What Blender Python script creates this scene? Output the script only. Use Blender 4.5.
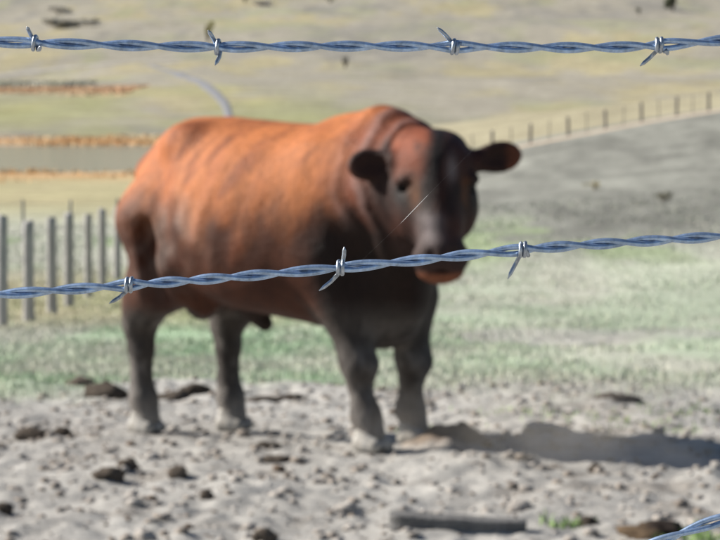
import bpy, bmesh, math, random
import numpy as np
from mathutils import Vector, Matrix

# ------------------------------------------------------------------ reset
for o in list(bpy.data.objects):
    bpy.data.objects.remove(o, do_unlink=True)
scene = bpy.context.scene
COL = scene.collection
R = math.radians
rng = np.random.default_rng(7)
random.seed(7)

# ------------------------------------------------------------------ camera
CAM_Z = 1.45
FPX = 2440.0                       # focal length in pixels of a 720 wide picture
WIRE_D = 1.15                      # metres from the lens to the barbed wires
PITCH = math.atan(150.0 / FPX)
cam = bpy.data.cameras.new('camera')
camo = bpy.data.objects.new('camera', cam)
COL.objects.link(camo)
camo.location = (0, 0, CAM_Z)
camo.rotation_euler = (R(90) - PITCH, 0, 0)
cam.sensor_width = 36.0
cam.lens = FPX / 720.0 * 36.0
cam.clip_start = 0.05
cam.clip_end = 6000
cam.dof.use_dof = True
cam.dof.focus_distance = WIRE_D
cam.dof.aperture_fstop = 36.0
scene.camera = camo
scene.render.resolution_x = 1024
scene.render.resolution_y = 768

# ------------------------------------------------------------------ sky and sun
SUN_EL = R(32)
SUN_AZ = R(166)                    # direction towards the sun, measured from +x counter clockwise
world = bpy.data.worlds.new('World')
scene.world = world
world.use_nodes = True
wn = world.node_tree.nodes
sky = wn.new('ShaderNodeTexSky')
sky.sky_type = 'NISHITA'
sky.sun_disc = False
sky.sun_elevation = SUN_EL
sky.sun_rotation = math.pi / 2 - SUN_AZ
sky.altitude = 900
sky.air_density = 1.0
sky.dust_density = 0.6
world.node_tree.links.new(sky.outputs[0], wn['Background'].inputs[0])
wn['Background'].inputs[1].default_value = 0.05
sun = bpy.data.lights.new('sun', 'SUN')
suno = bpy.data.objects.new('sun', sun)
COL.objects.link(suno)
sd = Vector((math.cos(SUN_AZ) * math.cos(SUN_EL), math.sin(SUN_AZ) * math.cos(SUN_EL), math.sin(SUN_EL)))
suno.rotation_euler = sd.to_track_quat('Z', 'Y').to_euler()
suno.location = (-6, 6, 8)
sun.energy = 5.0
sun.angle = R(0.5)
sun.color = (1.0, 0.95, 0.87)
scene.view_settings.view_transform = 'Standard'
scene.view_settings.look = 'None'
scene.view_settings.gamma = 1.0
scene.view_settings.use_curve_mapping = False
scene.view_settings.exposure = 0.8

# ------------------------------------------------------------------ helpers
def ray(px, py):
    """direction with y = 1 through a point of the 720 x 540 picture"""
    d = Vector(((px - 360) / FPX, -(py - 270) / FPX, -1.0))
    d = Matrix.Rotation(R(90) - PITCH, 3, 'X') @ d
    return d / d.y

def at(px, py, dist):
    d = ray(px, py)
    return Vector((d.x * dist, dist, CAM_Z + d.z * dist))

def tag(o, label=None, cat=None, group=None, kind=None):
    if label: o['label'] = label
    if cat: o['category'] = cat
    if group: o['group'] = group
    if kind: o['kind'] = kind
    return o

def link(name, me, mat=None, parent=None, smooth=True):
    if mat is not None and len(me.materials) == 0:
        me.materials.append(mat)
    if smooth and len(me.polygons):
        me.polygons.foreach_set('use_smooth', [True] * len(me.polygons))
    o = bpy.data.objects.new(name, me)
    COL.objects.link(o)
    if parent is not None:
        o.parent = parent
    return o

def empty(name, loc=(0, 0, 0)):
    o = bpy.data.objects.new(name, None)
    COL.objects.link(o)
    o.location = loc
    o.empty_display_size = 0.1
    return o

def np_mesh(name, V, F, cols=None):
    """V (n,3); F (m,k) int array, k = 3 or 4"""
    V = np.ascontiguousarray(V, dtype=np.float32)
    F = np.ascontiguousarray(F, dtype=np.int32)
    me = bpy.data.meshes.new(name)
    k = F.shape[1]
    me.vertices.add(len(V)); me.vertices.foreach_set('co', V.ravel())
    me.loops.add(F.size); me.loops.foreach_set('vertex_index', F.ravel())
    me.polygons.add(len(F)); me.polygons.foreach_set('loop_start', np.arange(0, F.size, k, dtype=np.int32))
    if cols is not None:
        a = me.color_attributes.new('tone', 'FLOAT_COLOR', 'POINT')
        c = np.ones((len(V), 4), dtype=np.float32); c[:, :3] = cols
        a.data.foreach_set('color', c.ravel())
    me.update(calc_edges=True)
    return me

def tube(pts, rad, n=8, cap=True):
    """round tube along pts (list of 3-vectors) -> V, F (quads; caps collapse to a ring)"""
    P = np.array([tuple(p) for p in pts], dtype=float)
    m = len(P)
    rad = np.full(m, rad, dtype=float) if np.isscalar(rad) else np.array(rad, dtype=float)
    T = np.gradient(P, axis=0)
    T /= np.linalg.norm(T, axis=1)[:, None] + 1e-12
    up = np.array([0, 0, 1.0]) if abs(T[0][2]) < 0.9 else np.array([0, 1.0, 0])
    N = np.cross(T[0], up); N /= np.linalg.norm(N)
    if cap:
        P = np.vstack([P[0], P, P[-1]]); T = np.vstack([T[0], T, T[-1]]); rad = np.concatenate([[rad[0] * .02], rad, [rad[-1] * .02]]); m += 2
    ang = np.linspace(0, 2 * np.pi, n, endpoint=False)
    V = np.zeros((m, n, 3))
    for i in range(m):
        N = N - T[i] * np.dot(N, T[i]); N /= np.linalg.norm(N) + 1e-12
        B = np.cross(T[i], N)
        V[i] = P[i] + rad[i] * (np.cos(ang)[:, None] * N + np.sin(ang)[:, None] * B)
    I = np.arange(m * n).reshape(m, n)
    J = np.roll(I, -1, axis=1)
    F = np.stack([I[:-1], J[:-1], J[1:], I[1:]], axis=-1).reshape(-1, 4)
    return V.reshape(-1, 3), F

def join(parts):
    Vs, Fs, off = [], [], 0
    for V, F in parts:
        Vs.append(V); Fs.append(F + off); off += len(V)
    return np.vstack(Vs), np.vstack(Fs)

def sstep(a, b, x):
    t = np.clip((x - a) / (b - a), 0, 1)
    return t * t * (3 - 2 * t)

def hash3(i, j, k, seed):
    h = (i.astype(np.int64) * 374761393 + j.astype(np.int64) * 668265263 + k.astype(np.int64) * 2147483647 + seed * 1274126177) & 0xFFFFFFFF
    h = ((h ^ (h >> 13)) * 1274126177) & 0xFFFFFFFF
    h = h ^ (h >> 16)
    return (h & 0xFFFFFF) / float(0xFFFFFF)

def vnoise(x, y, z=None, seed=0):
    x = np.asarray(x, dtype=float); y = np.asarray(y, dtype=float)
    xi = np.floor(x); yi = np.floor(y)
    fx = x - xi; fy = y - yi
    fx = fx * fx * (3 - 2 * fx); fy = fy * fy * (3 - 2 * fy)
    if z is None:
        k = np.zeros_like(xi)
        a = hash3(xi, yi, k, seed) * (1 - fx) + hash3(xi + 1, yi, k, seed) * fx
        b = hash3(xi, yi + 1, k, seed) * (1 - fx) + hash3(xi + 1, yi + 1, k, seed) * fx
        return (a * (1 - fy) + b * fy) * 2 - 1
    zi = np.floor(z); fz = z - zi; fz = fz * fz * (3 - 2 * fz)
    r = 0
    for dz, wz in ((0, 1 - fz), (1, fz)):
        a = hash3(xi, yi, zi + dz, seed) * (1 - fx) + hash3(xi + 1, yi, zi + dz, seed) * fx
        b = hash3(xi, yi + 1, zi + dz, seed) * (1 - fx) + hash3(xi + 1, yi + 1, zi + dz, seed) * fx
        r = r + (a * (1 - fy) + b * fy) * wz
    return r * 2 - 1

def fbm(x, y, z=None, seed=0, oct=4):
    r = 0; a = 1.0; s = 1.0; t = 0
    for o in range(oct):
        r = r + a * vnoise(x * s + 17.3 * o, y * s - 9.1 * o, None if z is None else z * s + 3.7 * o, seed + o)
        t += a; a *= 0.5; s *= 2.03
    return r / t

def material(name, base=(.5, .5, .5), rough=.8, metal=0., spec=.3, attr=None, noise=None, bump=None, sheen=0., extra=None):
    """attr: multiply by the 'tone' attribute; noise: list of (scale, detail, lo, hi, stretch) factors; bump: (scale, detail, strength, distance)"""
    m = bpy.data.materials.new(name); m.use_nodes = True
    nt = m.node_tree; N = nt.nodes; L = nt.links
    b = N['Principled BSDF']
    b.inputs['Roughness'].default_value = rough
    b.inputs['Metallic'].default_value = metal
    b.inputs['Specular IOR Level'].default_value = spec
    if sheen:
        b.inputs['Sheen Weight'].default_value = sheen
        b.inputs['Sheen Roughness'].default_value = .4
    if attr:
        a = N.new('ShaderNodeAttribute'); a.attribute_name = 'tone'; cur = a.outputs['Color']
    else:
        c = N.new('ShaderNodeRGB'); c.outputs[0].default_value = (*base, 1); cur = c.outputs[0]
    geo = N.new('ShaderNodeTexCoord')
    for q in (noise or []):
        sc, det, lo, hi = q[:4]
        st = q[4] if len(q) > 4 else (1, 1, 1)
        mp = N.new('ShaderNodeMapping'); mp.inputs['Scale'].default_value = st
        L.new(geo.outputs['Object'], mp.inputs['Vector'])
        t = N.new('ShaderNodeTexNoise'); t.inputs['Scale'].default_value = sc; t.inputs['Detail'].default_value = det
        t.inputs['Roughness'].default_value = .65
        L.new(mp.outputs[0], t.inputs['Vector'])
        mr = N.new('ShaderNodeMapRange'); mr.inputs['From Min'].default_value = .3; mr.inputs['From Max'].default_value = .7
        mr.inputs['To Min'].default_value = lo; mr.inputs['To Max'].default_value = hi
        L.new(t.outputs['Fac'], mr.inputs['Value'])
        mx = N.new('ShaderNodeMix'); mx.data_type = 'RGBA'; mx.blend_type = 'MULTIPLY'; mx.inputs['Factor'].default_value = 1
        L.new(cur, mx.inputs['A']); L.new(mr.outputs[0], mx.inputs['B']); cur = mx.outputs['Result']
    L.new(cur, b.inputs['Base Color'])
    if bump:
        t = N.new('ShaderNodeTexNoise'); t.inputs['Scale'].default_value = bump[0]; t.inputs['Detail'].default_value = bump[1]
        t.inputs['Roughness'].default_value = .7
        L.new(geo.outputs['Object'], t.inputs['Vector'])
        bp = N.new('ShaderNodeBump'); bp.inputs['Strength'].default_value = bump[2]; bp.inputs['Distance'].default_value = bump[3]
        L.new(t.outputs['Fac'], bp.inputs['Height']); L.new(bp.outputs[0], b.inputs['Normal'])
    return m

# ------------------------------------------------------------------ terrain shape
PD = np.array([-20, 5, 8, 10.3, 11.2, 11.9, 15, 20, 31, 50, 80, 110, 128, 137, 146, 170, 220, 280, 291, 300, 330, 400, 500, 700, 1000, 1300, 2200, 3500.])
PZ = np.array([-1.38, -1.40, -1.40, -1.41, -1.45, -1.49, -1.64, -1.98, -2.60, -3.06, -3.22, -3.05, -2.85, -2.98, -3.5, -4.2, -4.6, -3.7, -3.02, -2.6, -1.3, 1.2, 5.8, 18, 42, 75, 195, 330.])
_lt = np.linspace(math.log(25), math.log(3530), 3000)          # smooth the profile over log distance
_zt = np.interp(np.exp(_lt) - 25, PD, PZ)
_k = np.exp(-np.linspace(-2.5, 2.5, 41) ** 2 / 2); _k /= _k.sum()
_zp = np.concatenate([np.full(20, _zt[0]), _zt, np.full(20, _zt[-1])])
_zs = np.convolve(_zp, _k, 'valid')
POND_Z = CAM_Z - 3.06

def height(x, y):
    x = np.asarray(x, dtype=float); y = np.asarray(y, dtype=float)
    z = np.interp(np.log(np.maximum(y, -20) + 25), _lt, _zs) + CAM_Z
    # the mound on the right with the ridge fence
    crest = 4.3 * sstep(-10, 27.5, x)
    fr = sstep(18, 112, y); bk = 1 - sstep(114, 190, y)
    z = z + crest * (0.85 * fr ** 1.6 + .15 * sstep(85, 112, y)) * bk
    # ground closing off the right end of the pond
    z = z + 2.4 * sstep(-17, 2, x) * sstep(120, 150, y) * (1 - sstep(270, 330, y))
    # long swells on the far hillside
    far = sstep(300, 600, y)
    z = z + far * (fbm(x / 140., y / 210., seed=3, oct=4) * 5.0 + x * .012 * sstep(300, 900, y))
    mid = sstep(16, 40, y) * (1 - sstep(118, 135, y))
    z = z + mid * fbm(x / 7., y / 9., seed=5, oct=3) * .10
    return z

def grass_line(x):
    return 14.5 - .9 * sstep(-.2, 1.6, x) + .7 * fbm(x * .8, x * 0 + 2.2, seed=8, oct=3)

def dirtiness(x, y):
    n = fbm(x * .9, y * .45, seed=11, oct=4)
    d = 1 - sstep(-.9, 1.3 + 3.2 * sstep(-.2, 1.6, x), y - grass_line(x) + n * (2.6 + 2.4 * sstep(-.2, 1.6, x)))
    # trampled bare spots in the pasture
    d = np.maximum(d, .75 * sstep(.32, .5, fbm(x * .55 + 5, y * .22, seed=12, oct=3)) * (1 - sstep(22, 40, y)) * sstep(-1, 2, x))
    return np.clip(d, 0, 1)

def relief(x, y):
    """trodden dirt: clods, hoof pocks, ruts"""
    a = fbm(x * 2.4, y * 2.0, seed=21, oct=4) * .040
    b = np.abs(fbm(x * 6, y * 5, seed=22, oct=3)) * .036
    c = fbm(x * 19, y * 17, seed=23, oct=2) * .009
    k = sstep(6.0, 7.5, y) * (1 - sstep(24, 40, y))
    d = dirtiness(x, y)
    ft = 1.0
    for fx, fy in FEET:
        ft = ft * (1 - .7 * np.exp(-(((x - fx) ** 2 + (y - fy) ** 2) / .04)))
    berm = .05 * np.exp(-((y - grass_line(x) - .1) / .35) ** 2) * (1 + fbm(x * 3, y * 3, seed=27)) * (1 - sstep(-.5, .6, x))
    return k * ((a + b - .02 + c) * (.22 + .78 * d) * ft + berm)

def mixc(a, b, t):
    return a + (np.asarray(b) - a) * t[..., None]

def cover(x, y):
    """colour of the ground cover itself (linear albedo)"""
    n1 = fbm(x * .5, y * .16, seed=31, oct=4); n2 = fbm(x * .09, y * .03, seed=32, oct=4)
    n3 = fbm(x * 1.7, y * .5, seed=33, oct=3)
    c = np.zeros(np.shape(x) + (3,)) + np.array((.43, .43, .36))       # pale dry pasture
    green = sstep(-.25, .4, n1 + .25 * n3 + .15) * sstep(13, 16, y) * (1 - sstep(26, 55, y) * .7) * (1 - .5 * sstep(-1.0, 2.4, x))
    c = mixc(c, (.28, .42, .25), np.clip(green, 0, 1) * .75)
    straw = sstep(27, 34, y) * (1 - sstep(40, 52, y)) * (1 - sstep(-2, 1, x))
    c = mixc(c, (.40, .35, .20), straw * .7)
    ochre = sstep(70, 95, y) * (1 - sstep(120, 130, y)) * (1 - sstep(-3, 3, x))
    c = mixc(c, (.40, .34, .18), ochre * .8)
    mound = sstep(48, 62, y + 8 * n2) * (1 - sstep(125, 150, y)) * sstep(-2, 4, x)
    c = mixc(c, (.22, .22, .195), mound * .95)
    c = c * (1 + (.30 * n1 + .22 * n3 + .2 * n2) * mound)[..., None]
    gs = sstep(46, 54, y) * (1 - sstep(60, 72, y)) * sstep(.0, .4, n1 + .1)
    c = mixc(c, (.25, .34, .14), gs * .55)
    # far hillside: grey tan with ochre and olive patches lying along the slope
    far = sstep(285, 310, y)
    m1 = fbm(x / 38., y / 95., seed=34, oct=5); m2 = fbm(x / 16. + 9, y / 60., seed=35, oct=4); m3 = fbm(x / 7., y / 40., seed=36, oct=3)
    fc = np.zeros_like(c) + np.array((.315, .29, .235))
    fc = mixc(fc, (.39, .335, .175), sstep(-.05, .45, m1 + .6 * m3) * .6)
    fc = mixc(fc, (.28, .285, .17), sstep(.0, .45, m2) * .6)
    fc = mixc(fc, (.22, .21, .19), sstep(.1, .5, -m1 + .6 * m3) * .65)
    low = (1 - sstep(380, 560, y)) * (1 - sstep(0, 18, x))
    fc = mixc(fc, (.30, .30, .13), low * .6 * sstep(-.3, .3, m2 + .2))
    rust = np.exp(-((y - 487 - 10 * m3) / 20.) ** 2) * (1 - sstep(-47, -40, x + 3 * m3))
    fc = mixc(fc, (.24, .225, .15), np.exp(-((y - 335 - 14 * m3) / 18.) ** 2) * (1 - sstep(-12, 0, x)) * .6 * sstep(-.4, .3, m2))
    fc = mixc(fc, (.48, .28, .15), np.clip(rust * 1.2, 0, 1) * .7)
    c = mixc(c, fc, far)
    back = sstep(114, 122, y) * (1 - sstep(285, 310, y)) * sstep(-8, 0, x)
    c = mixc(c, (.35, .315, .215), back)
    mud = sstep(132, 140, y) * (1 - sstep(284, 296, y)) * (1 - sstep(-14, -6, x))
    c = mixc(c, (.22, .20, .15), mud)
    q1 = fbm(x / 5., y / 4., seed=41, oct=4)
    sh1 = np.exp(-((y - 128 - 3 * q1) / 7.) ** 2) * (1 - sstep(-6, 0, x)) * sstep(-.5, .2, q1 + .3)
    sh2 = np.exp(-((y - 299 - 5 * q1) / 8.) ** 2) * (1 - sstep(-10, -2, x)) * sstep(-.5, .1, q1 + .3)
    c = mixc(c, (.52, .30, .13), np.clip(sh1 + sh2, 0, 1) * .85)
    d = dirtiness(x, y)
    dn = fbm(x * 1.5, y * 1.2, seed=37, oct=4); dn2 = fbm(x * 5, y * 4.5, seed=38, oct=3)
    dc = np.zeros_like(c) + np.array((.385, .37, .345))
    dc = mixc(dc, (.30, .285, .265), sstep(.05, .5, dn) * .6)
    dc = mixc(dc, (.19, .165, .14), sstep(.28, .55, dn2 + .3 * dn) * .5)
    c = mixc(c, dc, d)
    return c * (1 + .10 * n3[..., None])

# ------------------------------------------------------------------ where the bull stands (needed by the ground)
HEAD_A = R(41)                                  # the bull walks to the right and towards the lens
BX, BY = -.36, 11.1
CA, SA = math.cos(HEAD_A), math.sin(HEAD_A)
def b2w(u, v):
    return (BX + CA * u + SA * v, BY - SA * u + CA * v)
FOOT = dict(rh=(-.715, -.195), lh=(-.53, .20), rf=(.69, -.20), lf=(.615, .185))
FEET = [b2w(*f) for f in FOOT.values()]

# ------------------------------------------------------------------ terrain mesh
rows = np.concatenate([np.linspace(-12, 6.4, 24), np.arange(6.5, 17.5, .032),
                       17.5 * np.exp(np.linspace(0.002, math.log(3300 / 17.5), 330))])
tc = np.concatenate([np.linspace(-1.3, -.24, 26), np.linspace(-.23, .23, 330), np.linspace(.24, 1.3, 26)])
GY, GT = np.meshgrid(rows, tc, indexing='ij')
GX = (np.maximum(GY, -4) + 9) * GT * np.where(np.abs(GT) > .23, 1.15, .78)
GZ = height(GX, GY) + relief(GX, GY)
nr, nc = GX.shape
I = np.arange(nr * nc).reshape(nr, nc)
TF = np.stack([I[:-1, :-1], I[:-1, 1:], I[1:, 1:], I[1:, :-1]], -1).reshape(-1, 4)
M_ground = material('ground_cover', attr=True, rough=.95, spec=.1,
                    noise=[(7, 6, .80, 1.18), (45, 4, .86, 1.12), (.12, 6, .80, 1.2), (.5, 5, .88, 1.12)], bump=(55, 4, .55, .02))
terr = link('ground', np_mesh('ground', np.stack([GX, GY, GZ], -1).reshape(-1, 3), TF, cover(GX, GY).reshape(-1, 3)), M_ground)
tag(terr, 'rolling dry pasture with trampled dirt in front and a pale hillside behind', 'ground', kind='structure')

def ground(x, y):
    return float(height(np.array(x), np.array(y)) + relief(np.array(x), np.array(y)))

def hit(px, py, d0=6.0, d1=2600.):
    """first point of the terrain seen through a picture point"""
    ds = np.exp(np.linspace(math.log(d0), math.log(d1), 2400))
    r = ray(px, py)
    g = height(r.x * ds, ds) - (CAM_Z + r.z * ds)
    i = np.argmax(g > 0)
    if not g[i] > 0: i = len(ds) - 1
    d = ds[i]
    return Vector((r.x * d, d, float(height(np.array(r.x * d), np.array(d)))))

# ------------------------------------------------------------------ pond
def pond():
    m = bpy.data.materials.new('pond_water'); m.use_nodes = True
    b = m.node_tree.nodes['Principled BSDF']
    b.inputs['Base Color'].default_value = (.17, .165, .12, 1); b.inputs['Roughness'].default_value = .12
    b.inputs['Specular IOR Level'].default_value = .5
    t = m.node_tree.nodes.new('ShaderNodeTexNoise'); t.inputs['Scale'].default_value = 1.2; t.inputs['Detail'].default_value = 4
    g = m.node_tree.nodes.new('ShaderNodeTexCoord'); bp = m.node_tree.nodes.new('ShaderNodeBump')
    bp.inputs['Strength'].default_value = .25; bp.inputs['Distance'].default_value = .08
    m.node_tree.links.new(g.outputs['Object'], t.inputs['Vector']); m.node_tree.links.new(t.outputs['Fac'], bp.inputs['Height'])
    m.node_tree.links.new(bp.outputs[0], b.inputs['Normal'])
    xs = np.linspace(-150, 4, 12); ys = np.linspace(130, 300, 8)
    X, Y = np.meshgrid(xs, ys, indexing='ij'); n = np.arange(X.size).reshape(X.shape)
    F = np.stack([n[:-1, :-1], n[1:, :-1], n[1:, 1:], n[:-1, 1:]], -1).reshape(-1, 4)
    o = link('pond', np_mesh('pond', np.stack([X, Y, np.full_like(X, POND_Z)], -1).reshape(-1, 3), F), m)
    tag(o, 'still greyish pond lying in the valley beyond the fence posts', 'pond', kind='structure')
pond()

# ------------------------------------------------------------------ tracks on the hillside
def track(name, pix, widths, colour, label, lift=.12):
    pts = [hit(*p) for p in pix]
    P = np.array([tuple(p) for p in pts]); s = np.linspace(0, len(P) - 1, 70)
    X = np.interp(s, range(len(P)), P[:, 0]); Y = np.interp(s, range(len(P)), P[:, 1]); W = np.interp(s, range(len(P)), widths)
    for _ in range(6):
        X[1:-1] = (X[:-2] + X[1:-1] * 2 + X[2:]) / 4; Y[1:-1] = (Y[:-2] + Y[1:-1] * 2 + Y[2:]) / 4
    tx, ty = np.gradient(X), np.gradient(Y); L = np.hypot(tx, ty) + 1e-9
    V = []
    for k in np.linspace(-1, 1, 5):
        jit = 1 + .25 * fbm(s * 1.3, s * 0 + k, seed=51)
        x = X - ty / L * W * k * jit; y = Y + tx / L * W * k * jit
        V.append(np.stack([x, y, height(x, y) + lift * (1.0 if abs(k) < .9 else .2)], -1))
    V = np.stack(V, 1); n = np.arange(V.shape[0] * 5).reshape(-1, 5)
    F = np.stack([n[:-1, :-1], n[1:, :-1], n[1:, 1:], n[:-1, 1:]], -1).reshape(-1, 4)
    m = material(name + '_dirt', colour, rough=.95, spec=.1, noise=[(.25, 5, .75, 1.2)])
    o = link(name, np_mesh(name, V.reshape(-1, 3), F), m)
    tag(o, label, 'track', kind='structure')
track('winding_track', [(152, 66), (175, 72), (195, 80), (212, 90), (223, 101), (228, 112), (229, 124)], [1.2, 1.4, 1.5, 1.3, 1.0, .7, .5], (.25, .25, .26),
      'grey winding track coming down the hillside above the bull', .15)
track('hillside_track', [(-40, 80), (0, 76), (50, 70), (100, 65), (150, 61), (200, 57)], [2.6, 2.6, 2.3, 2, 1.6, 1.2], (.42, .39, .34),
      'pale straight track crossing the hillside at the upper left', .3)

# ------------------------------------------------------------------ stuff: reeds, grass, clods
def blades(name, X, Y, H, W, lean, C, mat, label, zoff=0, tri=True):
    n = len(X)
    Z = height(X, Y) + relief(X, Y) + zoff
    a = rng.uniform(0, 2 * np.pi, n); b = rng.uniform(0, 2 * np.pi, n)
    dx, dy = np.cos(a) * W / 2, np.sin(a) * W / 2
    lx, ly = np.cos(b) * lean * H, np.sin(b) * lean * H
    p0 = np.stack([X - dx, Y - dy, Z - .01], -1); p1 = np.stack([X + dx, Y + dy, Z - .01], -1)
    q0 = np.stack([X - dx * .7 + lx * .4, Y - dy * .7 + ly * .4, Z + H * .55], -1); q1 = np.stack([X + dx * .7 + lx * .4, Y + dy * .7 + ly * .4, Z + H * .55], -1)
    t = np.stack([X + lx, Y + ly, Z + H], -1)
    V = np.stack([p0, p1, q0, q1, t], 1).reshape(-1, 3)
    k = np.arange(n)[:, None] * 5
    F = np.concatenate([k + [0, 1, 3], k + [0, 3, 2], k + [2, 3, 4]], 0)
    Cv = np.repeat(C, 5, axis=0)
    o = link(name, np_mesh(name, V, F, Cv), mat, smooth=False)
    return tag(o, label, name.replace('_', ' '), kind='stuff')

M_blade = material('grass_blades', attr=True, rough=.7, spec=.2)
def pasture_grass():
    n = 165000
    Y = 12.4 * np.exp(rng.uniform(0, math.log(75 / 12.4), n)); X = (Y + 3) * rng.uniform(-.30, .30, n)
    d = dirtiness(X, Y)
    patch = fbm(X * .8, Y * .42, seed=62, oct=4) + .5 * fbm(X * 2.6, Y * 1.3, seed=63, oct=3)
    keep = (rng.uniform(0, 1, n) > d * 1.15 - .03) & (patch + .25 - .25 * sstep(0, 2, X) > rng.uniform(-.45, .45, n))
    X, Y = X[keep], Y[keep]
    clump = fbm(X * 3, Y * 1.5, seed=61, oct=3)
    C = cover(X, Y) * rng.uniform(.85, 1.25, (len(X), 1))
    g = rng.uniform(0, 1, len(X)) < .35
    C[g] = C[g] * .7 + np.array((.20, .38, .16)) * .3
    s = rng.uniform(0, 1, len(X)) < .18
    C[s] = np.array((.47, .45, .36))
    H = .55 * (.035 + .035 * rng.uniform(0, 1, len(X)) + .03 * np.clip(clump, 0, 1)) * (1 + Y / 60.)
    ex = []
    for tx, ty, tn, tr in ((567, 523, 60, .05), (712, 536, 130, .09), (690, 539, 70, .06), (415, 428, 60, .08), (545, 415, 90, .2), (640, 425, 110, .25), (700, 410, 130, .25)):
        h0 = hit(tx, ty); ex.append(np.stack([h0.x + rng.normal(0, tr, tn), h0.y + rng.normal(0, tr, tn)], -1))
    ex = np.vstack(ex); m = len(ex)
    X = np.concatenate([X, ex[:, 0]]); Y = np.concatenate([Y, ex[:, 1]]); H = np.concatenate([H, rng.uniform(.015, .04, m)])
    C = np.vstack([C, np.array((.24, .36, .12)) * rng.uniform(.7, 1.3, (m, 1))])
    blades('pasture_grass', X, Y, H, .005 + Y * .00035, rng.uniform(.2, .9, len(X)), C, M_blade, 'short patchy green and straw grass of the pasture behind the bull')
pasture_grass()

def reeds(name, label, x0, x1, y0, y1, n, h, w, c0, c1, seed):
    X = rng.uniform(x0, x1, n); Y = rng.uniform(y0, y1, n)
    dens = fbm(X / 6., Y / 5., seed=seed, oct=4)
    edge = np.abs(Y - (y0 + y1) / 2) / (y1 - y0) * 2
    k = dens > -.2 + .5 * edge ** 2 + rng.uniform(-.3, .3, n); X, Y, dens = X[k], Y[k], dens[k]
    H = h * (.55 + .6 * rng.uniform(0, 1, len(X))) * (.75 + .7 * np.clip(dens + .3, 0, 1))
    t = rng.uniform(0, 1, (len(X), 1)); C = np.array(c0) * (1 - t) + np.array(c1) * t
    blades(name, X, Y, H, np.full(len(X), w), rng.uniform(.1, .5, len(X)), C, M_blade, label)
reeds('shore_reeds', 'rust orange reeds along the near shore of the pond', -45, -4, 116, 138, 5000, .28, .09, (.66, .36, .15), (.62, .45, .24), 71)
reeds('far_shore_reeds', 'orange reed strip along the far shore of the pond', -75, -8, 288, 312, 5000, .4, .18, (.66, .36, .16), (.62, .45, .25), 72)
reeds('rust_scrub', 'rust coloured scrub patch on the slope above the pond', -85, -44, 455, 515, 5000, .35, .5, (.64, .38, .22), (.62, .45, .30), 73)
reeds('grey_scrub', 'dark grey brush strip above the rust coloured scrub', -95, -58, 516, 545, 1500, .7, .5, (.36, .35, .31), (.42, .40, .34), 74)

M_clod = material('dry_dirt_clod', attr=True, rough=.95, spec=.1, noise=[(30, 4, .75, 1.2)], bump=(60, 4, .6, .01))
_bm = bmesh.new(); bmesh.ops.create_icosphere(_bm, subdivisions=1, radius=1); ICV = np.array([v.co[:] for v in _bm.verts]); ICF = np.array([[v.index for v in f.verts] for f in _bm.faces]); _bm.free()
_bm = bmesh.new(); bmesh.ops.create_icosphere(_bm, subdivisions=3, radius=1); IC3V = np.array([v.co[:] for v in _bm.verts]); IC3F = np.array([[v.index for v in f.verts] for f in _bm.faces]); _bm.free()

def clod_field():
    n = 6000
    Y = rng.uniform(7.2, 16.5, n); X = (Y + 2) * rng.uniform(-.22, .22, n)
    keep = dirtiness(X, Y) > rng.uniform(0.1, .9, n)
    X, Y = X[keep], Y[keep]; n = len(X)
    s = .006 + .020 * rng.uniform(0, 1, n) ** 3.2
    Z = height(X, Y) + relief(X, Y) + s * .25
    sh = np.stack([s * rng.uniform(.7, 1.5, n), s * rng.uniform(.7, 1.5, n), s * rng.uniform(.5, .9, n)], -1)
    a = rng.uniform(0, 6.28, n)
    B = ICV[None] * (1 + rng.uniform(-.28, .28, (n, len(ICV), 1))) * sh[:, None]
    V = np.empty_like(B)
    V[..., 0] = B[..., 0] * np.cos(a)[:, None] - B[..., 1] * np.sin(a)[:, None] + X[:, None]
    V[..., 1] = B[..., 0] * np.sin(a)[:, None] + B[..., 1] * np.cos(a)[:, None] + Y[:, None]
    V[..., 2] = B[..., 2] + Z[:, None]
    F = (ICF[None] + np.arange(n)[:, None, None] * len(ICV)).reshape(-1, 3)
    t = rng.uniform(0, 1, (n, 1)); C = np.array((.40, .37, .34)) * (1 - t) + np.array((.24, .20, .165)) * t
    dk = rng.uniform(0, 1, n) < .07; C[dk] = (.13, .095, .07)
    o = link('dirt_crumbs', np_mesh('dirt_crumbs', V.reshape(-1, 3), F, np.repeat(C, len(ICV), 0)), M_clod, smooth=False)
    tag(o, 'small loose crumbs of dry dirt scattered over the trampled ground', 'dirt crumbs', kind='stuff')
clod_field()

def clod(name, px, py, w, hgt, colour, label, cat, group=None, depth=None, seed=0, two=None):
    """one lump with its foot at picture point px, py; w and hgt in metres"""
    p = hit(px, py); gx, gy = p.x, p.y
    V = IC3V.copy(); V += 31 * seed
    n = fbm(V[:, 0] * 1.6, V[:, 1] * 1.6, V[:, 2] * 1.6, seed=90 + seed, oct=4)
    n5 = fbm(V[:, 0] * 5, V[:, 1] * 5, V[:, 2] * 5, seed=130 + seed, oct=3)
    V = IC3V * (1 + .6 * n + .32 * n5)[:, None]
    V = V * np.array((w / 2, (depth or w * .8) / 2, hgt * .75))
    V[:, 2] += hgt * .15
    c = np.zeros_like(V) + np.array(colour)
    if two is not None:
        c = mixc(c, two, sstep(-.1, .5, -IC3V[:, 0] + .8 * n))  # second tone on the left: sunlit side put into the colour
    c *= (1 + .35 * fbm(V[:, 0] * 40, V[:, 1] * 40, V[:, 2] * 40, seed=99)[:, None])
    o = link(name, np_mesh(name, V, IC3F, np.clip(c, 0.01, 1)), M_clod)
    o.location = (gx, gy, ground(gx, gy))
    o.rotation_euler = (0, 0, random.uniform(-.4, .4))
    tag(o, label, cat, group)
    return o

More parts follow.
